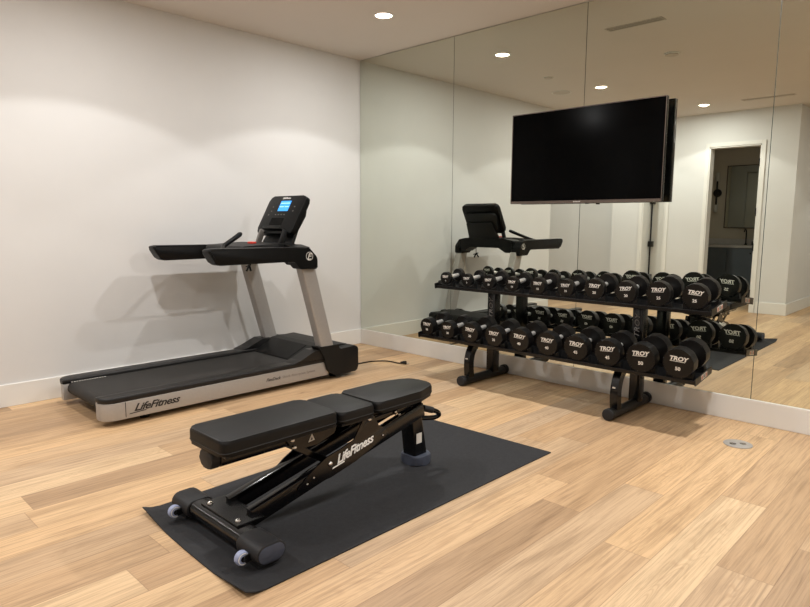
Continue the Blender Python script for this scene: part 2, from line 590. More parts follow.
# ------------------------------------------------------------------ mirror panels
edges = [0.002, 1.241, 2.510, 3.784, 5.05]
mlabels = ['tall narrow mirror panel in the corner next to the treadmill wall',
           'second mirror panel from the corner, reflecting the treadmill console',
           'mirror panel behind the right half of the television',
           'mirror panel at the right end of the wall, past the dumbbell rack']
for i in range(4):
    bm = B()
    x0, x1 = edges[i] + 0.002, edges[i + 1] - 0.002
    z0, z1 = BB, H - 0.006
    box(bm, edges[i], edges[i + 1], 0.0045, 0.0076, z0, z1, mi=1)
    vv = [bm.verts.new(c) for c in ((x0, 0, z0), (x1, 0, z0), (x1, 0, z1), (x0, 0, z1), (x0, 0.0045, z0), (x1, 0.0045, z0), (x1, 0.0045, z1), (x0, 0.0045, z1))]
    for k, q in enumerate(((0, 1, 2, 3), (7, 6, 5, 4), (0, 4, 5, 1), (1, 5, 6, 2), (2, 6, 7, 3), (3, 7, 4, 0))):
        f = bm.faces.new([vv[j] for j in q])
        f.material_index = 0 if k == 0 else 1
    o = obj('mirror_panel', bm, [mirror_m, mirror_edge], off=((x0 + x1) / 2, 0, z0))
    tag(o, mlabels[i], 'mirror', 'wall mirror panels')

# ------------------------------------------------------------------ ceiling fittings
dl_labels = {0: 'round recessed downlight nearest the mirror corner, above the treadmill console',
             1: 'round recessed downlight seen in the mirror just above the television',
             2: 'round recessed downlight seen in the mirror above the bathroom doorway',
             3: 'round recessed downlight above the right end of the dumbbell rack',
             4: 'round recessed downlight in front of the camera over the open floor',
             5: 'unseen fill downlight added behind the camera near the outside corner',
             6: 'unseen fill downlight added far right beside the mirror wall',
             7: 'unseen fill downlight added far right in the middle of the room',
             8: 'unseen fill downlight added far right at the back of the room',
             9: 'unseen downlight added to brighten the white pier',
             11: 'unseen fill downlight added in the side recess past the treadmill wall',
             12: 'weak unseen fill light added in the bathroom ceiling',
             10: 'unseen fill downlight added at the very back of the room'}
for i, (x, y, k) in enumerate(DOWNLIGHTS):
    t = thing('downlight', dl_labels[i], 'ceiling light', (x, y, H), 'recessed ceiling downlights')
    bm = B(); ring(bm, (x, y), 0.066, 0.083, H - 0.004, H + 0.0, 40)
    obj('trim_ring', bm, trim_m, t)
    bm = B(); cyl(bm, (x, y, H - 0.002), (x, y, H - 0.0005), 0.066, 36)
    obj('lens', bm, lens_m, t)
    li = bpy.data.lights.new('lamp', 'SPOT')
    li.energy = LAMP_WATT * k
    li.color = LAMP_COL
    li.spot_size = math.radians(SPOT_DEG)
    li.spot_blend = 0.12
    li.shadow_soft_size = 0.025
    lo = bpy.data.objects.new('lamp', li)
    C.objects.link(lo)
    lo.parent = t
    lo.location = (0, 0, -0.03)
    li = bpy.data.lights.new('lamp_glow', 'AREA')
    li.shape = 'DISK'
    li.size = 0.06
    li.energy = GLOW_WATT * k
    li.color = LAMP_COL
    lo = bpy.data.objects.new('lamp_glow', li)
    C.objects.link(lo)
    lo.parent = t
    lo.location = (0, 0, -0.008)

def vent(x0, x1, y, label):
    t = thing('slot_vent', label, 'air vent', ((x0 + x1) / 2, y, H), 'ceiling slot vents')
    bm = B()
    box(bm, x0, x1, y - 0.05, y - 0.035, H - 0.004, H, 0.001)
    box(bm, x0, x1, y + 0.035, y + 0.05, H - 0.004, H, 0.001)
    box(bm, x0, x0 + 0.012, y - 0.035, y + 0.035, H - 0.004, H, 0.001)
    box(bm, x1 - 0.012, x1, y - 0.035, y + 0.035, H - 0.004, H, 0.001)
    obj('frame', bm, cover_m, t)
    bm = B(); box(bm, x0 + 0.012, x1 - 0.012, y - 0.035, y + 0.035, H - 0.0015, H - 0.0005); obj('backing', bm, slot_m, t)
    for k in (-0.018, 0.0, 0.018):
        bm = B(); box(bm, x0 + 0.012, x1 - 0.012, y + k - 0.004, y + k + 0.004, H - 0.0035, H - 0.0015); obj('slat', bm, cover_m, t)
vent(2.28, 2.76, -0.76, 'grey slot vent in the ceiling close to the mirror, reflected at top')
vent(2.16, 2.78, -4.82, 'long slot vent in the ceiling in front of the bathroom doorway wall')

def disc(name, x, y, r, label, cat, m=cover_m, h=0.008, grp=None):
    t = thing(name, label, cat, (x, y, H), grp)
    bm = B(); ring(bm, (x, y), r * 0.86, r, H - h * 0.6, H, 36); obj('rim', bm, trim_m, t)
    bm = B(); cyl(bm, (x, y, H - h), (x, y, H), r * 0.86, 36); obj('cover', bm, m, t)
    return t
disc('ceiling_speaker', 0.68, -2.77, 0.125, 'round ceiling speaker grille above the left part of the television', 'speaker', cover_m, 0.006)
disc('sprinkler_cover', 0.99, -1.95, 0.055, 'small round sprinkler cover plate beside the ceiling speaker', 'sprinkler', cover_m, 0.01)
disc('smoke_detector', 2.40, -1.85, 0.07, 'round ceiling disc alone to the right of the reflected downlights', 'smoke detector', cover_m, 0.022)

# ------------------------------------------------------------------ television
TX0, TX1, TZ0, TZ1 = 1.937, 3.166, 1.434, 2.135
tv = thing('television', 'large black flat television mounted on the mirror wall above the dumbbell rack', 'television', ((TX0 + TX1) / 2, -0.06, TZ0))
bm = B(); box(bm, TX0, TX1, -0.088, -0.052, TZ0, TZ1, 0.004); obj('back_cover', bm, gloss_black, tv, 35)
bm = B(); box(bm, TX0 + 0.006, TX1 - 0.006, -0.0925, -0.088, TZ0 + 0.02, TZ1 - 0.006, 0.001); obj('screen', bm, screen_m, tv)
bm = B()
box(bm, TX0, TX0 + 0.006, -0.094, -0.0905, TZ0, TZ1)
box(bm, TX1 - 0.003, TX1, -0.094, -0.0905, TZ0, TZ1)
box(bm, TX0 + 0.006, TX1 - 0.006, -0.094, -0.086, TZ1 - 0.006, TZ1)
box(bm, TX0 + 0.006, TX1 - 0.006, -0.096, -0.086, TZ0, TZ0 + 0.02)
bz = obj('bezel', bm, bezel_m, tv)
bm = B()
for k in range(5):
    box(bm, 2.505 + k * 0.012, 2.513 + k * 0.012, -0.097, -0.0955, TZ0 + 0.007, TZ0 + 0.013)
obj('maker_mark', bm, sticker_m, bz)
bm = B(); box(bm, 2.60, 2.625, -0.094, -0.075, TZ0 - 0.008, TZ0 + 0.001, 0.002); obj('receiver', bm, soft_plastic, tv)
bm = B()
box(bm, 2.25, 2.85, -0.012, -0.002, 1.62, 1.95, 0.003)
box(bm, 2.35, 2.40, -0.052, -0.012, 1.60, 1.97, 0.003)
box(bm, 2.70, 2.75, -0.052, -0.012, 1.60, 1.97, 0.003)
obj('wall_bracket', bm, black_metal, tv)

# ------------------------------------------------------------------ treadmill
XA, XB = 0.155, 0.985        # deck outer faces
XM = (XA + XB) / 2
tm = thing('treadmill', 'black and silver treadmill standing along the plain white wall', 'treadmill', (XM, -2.0, 0))
YT, YF = -3.010, -0.935
RW = 0.118
def rail(x_out, x_in, outer_sign, nm):
    # silver side panel with rounded tail corner
    o, i = x_out, x_in
    r = 0.075
    pl = []
    n = 8
    ex = o + (-outer_sign) * 0.018
    # plan outline of the thin silver skin that wraps the rear outer corner
    for k in range(n + 1):
        a = PI / 2 * k / n
        pl.append((o - outer_sign * r * (1 - math.sin(a)), YT + r * (1 - math.cos(a))))
    outer = [(i, YT)] + pl + [(o, -1.24)]
    bm = B()
    prism(bm, outer + [(i, -1.24)], 'z', 0.041, 0.152, 0.003)
    sp = obj('side_panel', bm, silver, tm, 35)
    # seam of the tail cap
    bm = B(); box(bm, o - 0.001, o + 0.0012, YT + 0.135, YT + 0.139, 0.05, 0.149); obj('cap_seam', bm, dark_ink, sp)
    bm = B()
    tp = [(i, YT - 0.004)] + [(x, y - 0.004) for x, y in pl] + [(o + outer_sign * 0.003, -1.10), (i, -1.10)]
    prism(bm, tp, 'z', 0.1525, 0.188, 0.011, 3)
    obj('foot_rail', bm, deck_top, tm, 40)
    return sp
near_panel = rail(XB, XB - RW, 1, 'near')
far_panel = rail(XA, XA + RW, -1, 'far')
bm = B()
for k in range(14):
    box(bm, XA + RW + 0.004, XA + RW + 0.016 + 0.004 * (k % 2), YT + 0.05 + k * 0.017, YT + 0.060 + k * 0.017, 0.1652, 0.1662)
obj('warning_strip', bm, sticker_m, tm)
# belt, wrapping round the rear roller
bx0, bx1 = XA + RW + 0.003, XB - RW - 0.003
rr = 0.045
prof = [(-1.30, 0.165)]
for k in range(9):
    a = PI / 2 + PI * k / 8
    prof.append((YT + 0.07 + rr * math.cos(a), 0.12 + rr * math.sin(a)))
prof.append((-1.30, 0.075))
bm = B(); prism(bm, prof, 'x', bx0, bx1); obj('running_belt', bm, belt_m, tm, 40)
bm = B(); box(bm, bx0 + 0.01, bx1 - 0.01, YT + 0.16, -1.0, 0.045, 0.07, 0.004); obj('underframe', bm, black_metal, tm)
for (x, y) in ((XB - 0.09, -2.72), (XA + 0.09, -2.72), (XB - 0.09, -1.12), (XA + 0.09, -1.12)):
    bm = B(); cyl(bm, (x, y, 0.0), (x, y, 0.05), 0.03, 16, 0.004); obj('levelling_foot', bm, soft_plastic, tm, 40)
# motor hood
hp = rounded([(-1.475, 0.10), (-1.475, 0.172), (-1.27, 0.262), (-1.20, 0.270), (-0.955, 0.255), (YF, 0.20), (YF, 0.04), (-1.20, 0.04)], [0, 0.01, 0.05, 0.03, 0.05, 0.02, 0.03, 0])
bm = B(); prism(bm, hp, 'x', XA + 0.055, XB - 0.075, 0.012, 3); hood = obj('motor_hood', bm, dark_plastic, tm, 40)
bm = B()
wp = [(-1.472, 0.173), (-1.472, 0.176), (-1.28, 0.262), (-1.28, 0.258)]
prism(bm, wp, 'x', XA + 0.22, XB - 0.24); obj('hood_ramp', bm, soft_plastic, hood)
def boot(x0, x1, zt):
    bp_ = rounded([(-1.355, zt), (-1.155, zt - 0.002), (-1.135, 0.245), (-0.955, 0.253), (YF, 0.225), (YF, 0.035), (-1.17, 0.028), (-1.255, 0.075), (-1.30, 0.20)], [0.004, 0.004, 0.01, 0.03, 0.03, 0.035, 0.05, 0.05, 0.05])
    bm = B(); prism(bm, bp_, 'x', x0, x1, 0.008, 3); obj('upright_boot', bm, dark_plastic, tm, 40)
    sh = rounded([(-1.60, 0.186), (-1.52, 0.205), (-1.38, 0.262), (-1.30, 0.262), (-1.28, 0.186)], [0, 0.03, 0.03, 0.0, 0])
    bm = B(); prism(bm, sh, 'x', min(x0, x1) - (0.02 if x0 < 0.5 else 0.045), max(x0, x1) - (-0.045 if x0 < 0.5 else 0.012), 0.008, 2); obj('boot_fairing', bm, deck_top, tm, 40)
boot(XB - 0.075, XB + 0.027, 0.290)
boot(XA - 0.02, XA + 0.055, 0.262)
# uprights
def upright(x0, x1, dy):
    bm = B()
    q0 = rounded([(x0, 0), (x1, 0), (x1, 0.105), (x0, 0.105)], 0.014, 3)
    lo_ = [bm.verts.new((x, -1.312 + dy + y * 1.2, 0.24)) for x, y in q0]
    hi_ = [bm.verts.new((x, -1.515 + dy + y * 1.25, 0.96)) for x, y in q0]
    n = len(q0)
    bm.faces.new(lo_[::-1]); bm.faces.new(hi_)
    for k in range(n):
        bm.faces.new((lo_[k], lo_[(k + 1) % n], hi_[(k + 1) % n], hi_[k]))
    return obj('upright', bm, silver, tm, 30)
upright(XB - 0.060, XB + 0.025, 0.0)
upright(XA - 0.012, XA + 0.070, -0.015)
# arms
def arm(x0, x1, dy=0.0):
    ap = rounded([(-2.312 - dy, 1.096), (-2.242 - dy, 0.982), (-1.60, 0.985), (-1.545, 0.925), (-1.385, 0.922), (-1.385, 1.01), (-1.46, 1.085), (-1.9, 1.094)],
                 [0.02, 0.06, 0.05, 0.03, 0.01, 0.06, 0.06, 0.0], 6)
    bm = B(); prism(bm, ap, 'x', x0, x1, 0.014, 3)
    return obj('handrail', bm, soft_plastic, tm, 40)
na = arm(0.95, 1.05)
fa = arm(0.14, 0.238, 0.012)
# padded tops of the handrails, a shade lighter
for x0, x1, par in ((0.962, 1.038, na), (0.152, 0.226, fa)):
    bm = B(); prism(bm, rounded([(-2.28, 1.093), (-2.28, 1.099), (-1.50, 1.093), (-1.50, 1.086)], 0.002, 2), 'x', x0, x1, 0.002); obj('grip_pad', bm, deck_top, par)
# emblem on the near arm
bm = B()
cy, cz, ex = -1.462, 1.022, 1.0505
for k in range(28):
    a0, a1 = 2 * PI * k / 28, 2 * PI * (k + 1) / 28
    vv = [bm.verts.new((ex, cy + r * math.cos(a), cz + r * math.sin(a))) for r, a in ((0.029, a0), (0.033, a0), (0.033, a1), (0.029, a1))]
    bm.faces.new(vv)
prism(bm, [(cy - 0.020, cz - 0.026), (cy - 0.012, cz - 0.026), (cy + 0.004, cz + 0.022), (cy - 0.004, cz + 0.022)], 'x', 1.05, 1.0508)
prism(bm, [(cy - 0.004, cz + 0.014), (cy - 0.002, cz + 0.022), (cy + 0.026, cz + 0.020), (cy + 0.022, cz + 0.013)], 'x', 1.05, 1.0508)
prism(bm, [(cy - 0.008, cz - 0.003), (cy - 0.006, cz + 0.004), (cy + 0.020, cz + 0.004), (cy + 0.017, cz - 0.003)], 'x', 1.05, 1.0508)
prism(bm, [(cy - 0.012, cz - 0.026), (cy - 0.010, cz - 0.020), (cy + 0.012, cz - 0.018), (cy + 0.010, cz - 0.026)], 'x', 1.05, 1.0508)
obj('emblem', bm, white_ink, na)
# dashboard between the arms: arched below
dp = rounded([(0.19, 1.085), (0.30, 1.105), (0.84, 1.105), (0.96, 1.085), (0.96, 0.95), (0.86, 0.95), (0.77, 1.00), (0.37, 1.00), (0.28, 0.95), (0.19, 0.95)],
             [0.01, 0.06, 0.06, 0.01, 0.01, 0.03, 0.06, 0.06, 0.03, 0.01], 5)
bm = B(); prism(bm, dp, 'y', -1.54, -1.385, 0.02, 3); dash = obj('dashboard', bm, soft_plastic, tm, 40)
tp = rounded([(-1.93, 1.068), (-1.90, 1.100), (-1.60, 1.116), (-1.42, 1.112), (-1.40, 1.05), (-1.55, 1.03), (-1.80, 1.045)], [0.01, 0.03, 0.05, 0.03, 0.01, 0, 0.02])
bm = B(); prism(bm, tp, 'x', 0.30, 0.83, 0.012, 3); tray = obj('cup_tray', bm, dark_plastic, tm, 40)
bm = B(); box(bm, 0.56, 0.63, -1.70, -1.66, 1.108, 1.126, 0.005); obj('stop_button', bm, red_m, tray, 40)
# handle bar
bm = B()
tube(bm, [(0.955, -2.12, 1.045), (0.86, -2.08, 1.060), (0.78, -2.04, 1.085), (0.735, -2.006, 1.105), (0.68, -1.90, 1.146), (0.635, -1.81, 1.184), (0.625, -1.795, 1.190)], [0.016, 0.017, 0.017, 0.017, 0.018, 0.019, 0.013], 14)
obj('ergo_handle', bm, soft_plastic, tm, 40)
# console
cb, ct = Vector((0, -1.470, 1.190)), Vector((0, -1.302, 1.495))
cu_ = (ct - cb).normalized()
cn = Vector((0, -cu_.z, cu_.y))
ch = (ct - cb).length
cx0, cx1 = 0.325, 0.822
tmp = B()
prism(tmp, rounded([(cx0, 0), (cx1, 0), (cx1, ch), (cx0, ch)], 0.045, 6), 'z', -0.052, 0.0, 0.010, 3)
MC = Matrix((Vector((1, 0, 0)), cu_, cn)).transposed().to_4x4()
MC.translation = Vector((0, cb.y, cb.z))
tmp.transform(MC)
console = obj('console', tmp, soft_plastic, tm, 40)
def on_console(x, v, w=0.0):
    return MC @ Vector((x, v, w))
tmp = B(); box(tmp, 0.505, 0.645, 0.205, 0.300, 0.0, 0.0015)
tmp.transform(MC); lcd = obj('display', tmp, lcd_m, console)
tmp = B()
for k, (a, b_) in enumerate(((0.513, 0.637), (0.513, 0.57), (0.585, 0.637))):
    v = (0.278, 0.245, 0.245)[k]
    box(tmp, a, b_, v - 0.003, v + 0.003, 0.0015, 0.0022)
tmp.transform(MC); obj('display_figures', tmp, lcd_text, lcd)
tmp = B()
for (x, v) in ((0.42, 0.245), (0.42, 0.205), (0.40, 0.17), (0.72, 0.245), (0.72, 0.205), (0.50, 0.172), (0.54, 0.172), (0.58, 0.172), (0.62, 0.172)):
    tmp = B(); box(tmp, x - 0.006, x + 0.006, v - 0.004, v + 0.004, 0.0, 0.0012)
    tmp.transform(MC); obj('key', tmp, grey_ink, console)
tmp = B(); box(tmp, 0.47, 0.64, 0.075, 0.140, 0.0, 0.001); tmp.transform(MC); obj('reading_panel', tmp, screen_m, console)
tmp = B()
box(tmp, 0.45, 0.70, 0.022, 0.036, 0.0, 0.04, 0.005)
box(tmp, 0.45, 0.70, 0.036, 0.046, 0.032, 0.04, 0.002)
tmp.transform(MC); obj('reading_ledge', tmp, dark_plastic, console, 40)
obj('console_lettering', text_bm('LifeFitness', 0.026, 0.3, 0.0004, 0.0004, 1.0, (1, 0, 0), cu_, on_console(0.56, ch - 0.022, 0.0008)), white_ink, console)
# back shell and neck of the console
tmp = B(); prism(tmp, rounded([(cx0 + 0.05, 0.03), (cx1 - 0.05, 0.03), (cx1 - 0.02, ch * 0.75), (cx0 + 0.02, ch * 0.75)], 0.05, 6), 'z', -0.085, -0.05, 0.014, 3)
tmp.transform(MC); obj('console_back', tmp, dark_plastic, console, 40)
tmp = B()
pl = [(0.335, -0.10), (0.77, -0.10), (0.73, 0.16), (0.37, 0.16)]
prism(tmp, rounded(pl, 0.02, 3), 'z', -0.112, -0.08, 0.008, 2)
tmp.transform(MC); obj('console_neck', tmp, dark_plastic, tm, 40)
for x in (0.43, 0.755):
    bm = B(); bar(bm, (x, -1.52, 1.10), (x, -1.47, 1.215), 0.022, 0.05, 0.006, (0, -1, 0.3)); obj('console_post', bm, dark_plastic if x > 0.5 else grey_ink, tm, 40)
# safety clip hanging under the dash
bm = B()
tube(bm, [(0.33, -1.545, 1.00), (0.33, -1.548, 0.94), (0.335, -1.548, 0.915)], 0.004, 8)
tube(bm, [(0.335, -1.548, 0.92), (0.30, -1.552, 0.87)], 0.009, 8)
tube(bm, [(0.335, -1.548, 0.92), (0.365, -1.552, 0.875)], 0.009, 8)
tube(bm, [(0.29, -1.55, 0.905), (0.36, -1.55, 0.925)], 0.006, 8)
obj('safety_clip', bm, gloss_black, tm, 40)
# lettering on the side panel
obj('panel_lettering', text_bm('LifeFitness', 0.066, 0.45, 0.0016, 0.0006, 1, (0, 1, 0), (0, 0, 1), (XB + 0.0006, -2.672, 0.100), 0.95, 0.31), dark_ink, near_panel)
bm = B()
prism(bm, [(-2.852, 0.066), (-2.848, 0.071), (-2.745, 0.077), (-2.74, 0.072)], 'x', XB, XB + 0.0012)
obj('panel_swash', bm, dark_ink, near_panel)
obj('panel_small_lettering', text_bm('FlexDeck', 0.032, 0.3, 0.0006, 0.0005, 1.2, (0, 1, 0), (0, 0, 1), (XB + 0.0006, -1.77, 0.100), 1.0, 0.13), dark_ink, near_panel)
obj('panel_grey_lettering', text_bm('Shock Absorption System', 0.028, 0.0, 0.0, 0.0005, 1.05, (0, 1, 0), (0, 0, 1), (XB + 0.0006, -1.53, 0.100), 1.0, 0.31), grey_ink, near_panel)
# power cord
bm = B()
cp = [(0.80, YF + 0.03, 0.05), (0.77, -0.86, 0.02), (0.75, -0.74, 0.007), (0.745, -0.62, 0.006), (0.765, -0.52, 0.006), (0.83, -0.44, 0.006), (0.91, -0.42, 0.006), (0.97, -0.42, 0.006), (1.01, -0.405, 0.007)]
def smooth_path(ps, n=6):
    ps = [Vector(p) for p in ps]
    out = []
    for i in range(len(ps) - 1):
        p0, p1, p2, p3 = ps[max(i - 1, 0)], ps[i], ps[i + 1], ps[min(i + 2, len(ps) - 1)]
        for k in range(n):
            t = k / n
            out.append(0.5 * ((2 * p1) + (p2 - p0) * t + (2 * p0 - 5 * p1 + 4 * p2 - p3) * t * t + (3 * p1 - p0 - 3 * p2 + p3) * t ** 3))
    out.append(ps[-1])
    return out
tube(bm, smooth_path(cp), 0.006, 10)
cord = obj('power_cord', bm, gloss_black, tm, 40)
bm = B()
tube(bm, [(1.0, -0.41, 0.012), (1.025, -0.398, 0.015), (1.05, -0.385, 0.015)], [0.008, 0.016, 0.017], 12)
obj('plug', bm, gloss_black, cord, 40)
bm = B()
for dz, dx in ((0.006, 0.0), (-0.006, 0.0)):
    bar(bm, (1.05, -0.385 + dz, 0.020), (1.072, -0.374 + dz, 0.022), 0.006, 0.0016)
tube(bm, [(1.05, -0.385, 0.009), (1.074, -0.373, 0.009)], 0.003, 8)
obj('plug_prong', bm, chrome, cord)

# ------------------------------------------------------------------ exercise mat (one curled near corner)
bm = B()
mx = [2.235, 3.135]
my = [-3.33, -1.415]
nx, ny = 24, 48
top = {}
for i in range(nx + 1):
    for j in range(ny + 1):
        u_, v_ = i / nx, j / ny
        x = (1 - u_) * ((1 - v_) * 2.248 + v_ * 2.222) + u_ * ((1 - v_) * 3.143 + v_ * 3.155)
        y = (1 - u_) * ((1 - v_) * -3.315 + v_ * -1.43) + u_ * ((1 - v_) * -3.345 + v_ * -1.395)
        z = 0.006
        e = max(0.0, 1 - v_ * ny / 2.2)
        z += 0.022 * e ** 2 * max(0, (0.28 - abs(u_ - 0.02)) / 0.28) ** 1.2
        z += 0.024 * e ** 2 * max(0, (0.25 - abs(u_ - 1.0)) / 0.25)
        y += -0.012 * e * math.sin(u_ * PI * 1.0) * 0.6
        top[i, j] = bm.verts.new((x, y, z))
low = {k: bm.verts.new((v.co.x, v.co.y, v.co.z - 0.0055)) for k, v in top.items()}
for i in range(nx):
    for j in range(ny):
        bm.faces.new((top[i, j], top[i + 1, j], top[i + 1, j + 1], top[i, j + 1]))
        bm.faces.new((low[i, j], low[i, j + 1], low[i + 1, j + 1], low[i + 1, j]))
for i in range(nx):
    bm.faces.new((top[i, 0], low[i, 0], low[i + 1, 0], top[i + 1, 0]))
    bm.faces.new((top[i, ny], top[i + 1, ny], low[i + 1, ny], low[i, ny]))
for j in range(ny):
    bm.faces.new((top[0, j], top[0, j + 1], low[0, j + 1], low[0, j]))
    bm.faces.new((top[nx, j], low[nx, j], low[nx, j + 1], top[nx, j + 1]))
o = obj('exercise_mat', bm, mat_m, off=(2.685, -2.37, 0), smooth=30)
tag(o, 'black rectangular rubber mat on the oak floor under the weight bench', 'mat')

# ------------------------------------------------------------------ weight bench
BC = 2.70
MZ = 0.0065
bn = thing('weight_bench', 'black padded adjustable weight bench standing on the rubber mat', 'weight bench', (BC, -2.65, MZ))
def pad(name, outline, z0, z1, zf=0.0):
    """upholstered pad: plan outline extruded with a soft rim; zf tilts it along y"""
    bm = B()
    prism(bm, outline, 'z', z0, z1, 0.016, 4)
    y0 = outline[0][1]
    for v in bm.verts:
        v.co.z += (v.co.y - y0) * zf
    p = obj(name, bm, vinyl, bn, 50)
    # welt line round the side
    bm = B()
    cx = sum(q[0] for q in outline) / len(outline)
    n = len(outline)
    pts = [(x, y, z0 + 0.017 + (y - y0) * zf) for x, y in outline]
    tube(bm, pts + [pts[0]], 0.0022, 6, cap=False)
    pts = [(cx + (x - cx) * 0.955, y + (0.006 if y < sum(q[1] for q in outline) / n else -0.006), z1 - 0.002 + (y - y0) * zf) for x, y in outline]
    tube(bm, pts + [pts[0]], 0.0025, 6, cap=False)
    obj('welt', bm, seam_m, p)
    return p
hw = 0.143
pad('back_pad', rounded([(BC - hw, -3.245), (BC + hw, -3.245), (BC + hw, -2.675), (BC - hw, -2.675)], 0.035, 5), 0.388, 0.454)
pad('seat_pad', rounded([(BC - hw, -2.662), (BC + hw, -2.662), (BC + hw, -2.452), (BC - hw, -2.452)], 0.03, 5), 0.384, 0.440)
pad('seat_pad', rounded([(BC - hw, -2.438), (BC + hw, -2.438), (BC + hw, -2.14), (BC + 0.085, -1.975), (BC - 0.085, -1.975), (BC - hw, -2.14)], [0.03, 0.03, 0.10, 0.07, 0.07, 0.10], 5), 0.386, 0.442)
# pans and frame tubes below the pads
bm = B()
box(bm, BC - hw + 0.006, BC + hw - 0.006, -3.232, -2.685, 0.384, 0.395, 0.003)
box(bm, BC - hw + 0.006, BC + hw - 0.006, -2.655, -2.458, 0.374, 0.385, 0.003)
obj('pad_base', bm, black_metal, bn)
bm = B()
prism(bm, rounded([(BC - 0.045, 0.316), (BC + 0.045, 0.316), (BC + 0.05, 0.385), (BC - 0.05, 0.385)], 0.022, 4), 'y', -3.200, -2.62, 0.002)
bt = obj('back_tube', bm, gloss_black, bn, 35)
bm = B()
prism(bm, rounded([(BC - 0.058, 0.310), (BC + 0.038, 0.310), (BC + 0.042, 0.383), (BC - 0.062, 0.383)], 0.032, 5), 'y', -3.238, -3.198, 0.006, 3)
obj('end_cap', bm, rubber_dark, bt, 40)
# rear cross bar on the mat: flat oval tube with plastic end covers and wheels
def oval(cy, cz, w, h, n=8):
    r = h / 2
    o_ = []
    for k in range(n + 1):
        a = -PI / 2 + PI * k / n
        o_.append((cy + w / 2 - r + r * math.cos(a), cz + r * math.sin(a)))
    for k in range(n + 1):
        a = PI / 2 + PI * k / n
        o_.append((cy - w / 2 + r + r * math.cos(a), cz + r * math.sin(a)))
    return o_
cyb = -3.172
bm = B(); prism(bm, oval(cyb, 0.065, 0.108, 0.066), 'x', BC - 0.305, BC + 0.32); cb_ = obj('cross_bar', bm, gloss_black, bn, 40)
for x0, x1 in ((BC - 0.335, BC - 0.195), (BC + 0.195, BC + 0.342)):
    bm = B(); prism(bm, oval(cyb, 0.062, 0.128, 0.078), 'x', x0, x1, 0.004, 2); e = obj('bar_cover', bm, rubber_dark, cb_, 40)
    if x0 > BC:
        bm = B(); prism(bm, oval(cyb, 0.062, 0.114, 0.064), 'x', x1, x1 + 0.003, 0.001); obj('cover_face', bm, rubber_grey, e, 40)
bm = B()
obj('bar_pad', box(bm, BC - 0.32, BC - 0.24, cyb - 0.045, cyb + 0.045, MZ, 0.03), rubber_dark, cb_)
obj('bar_pad', box(B(), BC + 0.24, BC + 0.32, cyb - 0.045, cyb + 0.045, MZ, 0.03), rubber_dark, cb_)
for x in (BC - 0.266, BC + 0.270):
    w = bpy.data.objects.new('transport_wheel', None)
    bm = B(); cyl(bm, (x - 0.013, cyb - 0.083, 0.048), (x + 0.013, cyb - 0.083, 0.048), 0.0275, 28, 0.006, 3); w = obj('transport_wheel', bm, wheel_m, bn, 40)
    bm = B(); cyl(bm, (x - 0.004, cyb - 0.083, 0.048), (x + 0.016, cyb - 0.083, 0.048), 0.011, 16); obj('wheel_hub', bm, black_metal, w, 40)
    bm = B(); ring(bm, (0, 0), 0.019, 0.022, -0.0005, 0.001, 28)
    bm.transform(Matrix.Translation((x + 0.0132, cyb - 0.083, 0.048)) @ Matrix.Rotation(PI / 2, 4, 'Y'))
    obj('wheel_ring', bm, white_ink, w)
    bm = B()
    bar(bm, (x + 0.022, cyb - 0.083, 0.048), (x + 0.022, cyb - 0.03, 0.060), 0.006, 0.03, 0.001)
    cyl(bm, (x + 0.012, cyb - 0.083, 0.048), (x + 0.027, cyb - 0.083, 0.048), 0.006, 10)
    obj('wheel_bracket', bm, black_metal, cb_)
# bolt-on plate over the bar
bm = B(); box(bm, BC - 0.145, BC + 0.145, cyb - 0.024, cyb + 0.100, 0.098, 0.106, 0.002); pl_ = obj('bar_plate', bm, gloss_black, bn)
for x in (BC - 0.11, BC + 0.11):
    bm = B(); sphere(bm, (x, cyb + 0.0, 0.107), 0.013, (1, 1, 0.8)); obj('bolt', bm, chrome, pl_, 60)
# two side rails rising towards the mirror
ya, za, yb, zb = -3.10, 0.088, -2.07, 0.325
for x in (BC - 0.082, BC + 0.082):
    bm = B(); bar(bm, (x, ya, za), (x, yb, zb), 0.042, 0.074, 0.006); rl = obj('side_rail', bm, gloss_black, bn, 35)
    s = 1 if x > BC else -1
    bm = B()
    bar(bm, (x + s * 0.0215, ya + 0.08, za + 0.035), (x + s * 0.0215, yb - 0.15, zb + 0.012), 0.002, 0.004)
    obj('rail_edge', bm, black_metal, rl)
# side plates: wing at the bottom, hub at the top pivot
def side_plate(x0, x1):
    pts = [(-2.90, 0.135), (-2.80, 0.205), (-2.72, 0.246), (-2.64, 0.262), (-2.56, 0.285), (-2.505, 0.365), (-2.485, 0.382), (-2.445, 0.382), (-2.425, 0.36), (-2.40, 0.315), (-2.36, 0.298), (-2.33, 0.255), (-2.55, 0.18), (-2.70, 0.145)]
    bm = B(); prism(bm, rounded(pts, 0.012, 3), 'x', x0, x1, 0.001); return obj('side_plate', bm, gloss_black, bn, 30)
sr = side_plate(BC + 0.104, BC + 0.110)
sl = side_plate(BC - 0.110, BC - 0.104)
for y, z in ((-2.463, 0.362), (-2.702, 0.210), (-2.795, 0.172), (-2.83, 0.154), (-2.375, 0.262)):
    r = 0.013 if z > 0.2 and y < -2.4 else 0.006
    bm = B(); sphere(bm, (BC + 0.111, y, z), r, (0.7, 1, 1)); obj('bolt', bm, chrome, sr, 60)
rd = Vector((0, yb - ya, zb - za)).normalized()
ru = Vector((0, -rd.z, rd.y))
obj('plate_lettering', text_bm('LifeFitness', 0.058, 0.45, 0.0012, 0.0006, 1.0, rd, ru, (BC + 0.1108, -2.556, 0.240), 0.93, 0.235), white_ink, sr)
bm = B(); prism(bm, [(-2.690, 0.182), (-2.688, 0.188), (-2.62, 0.203), (-2.618, 0.197)], 'x', BC + 0.110, BC + 0.1112); obj('plate_swash', bm, white_ink, sr)
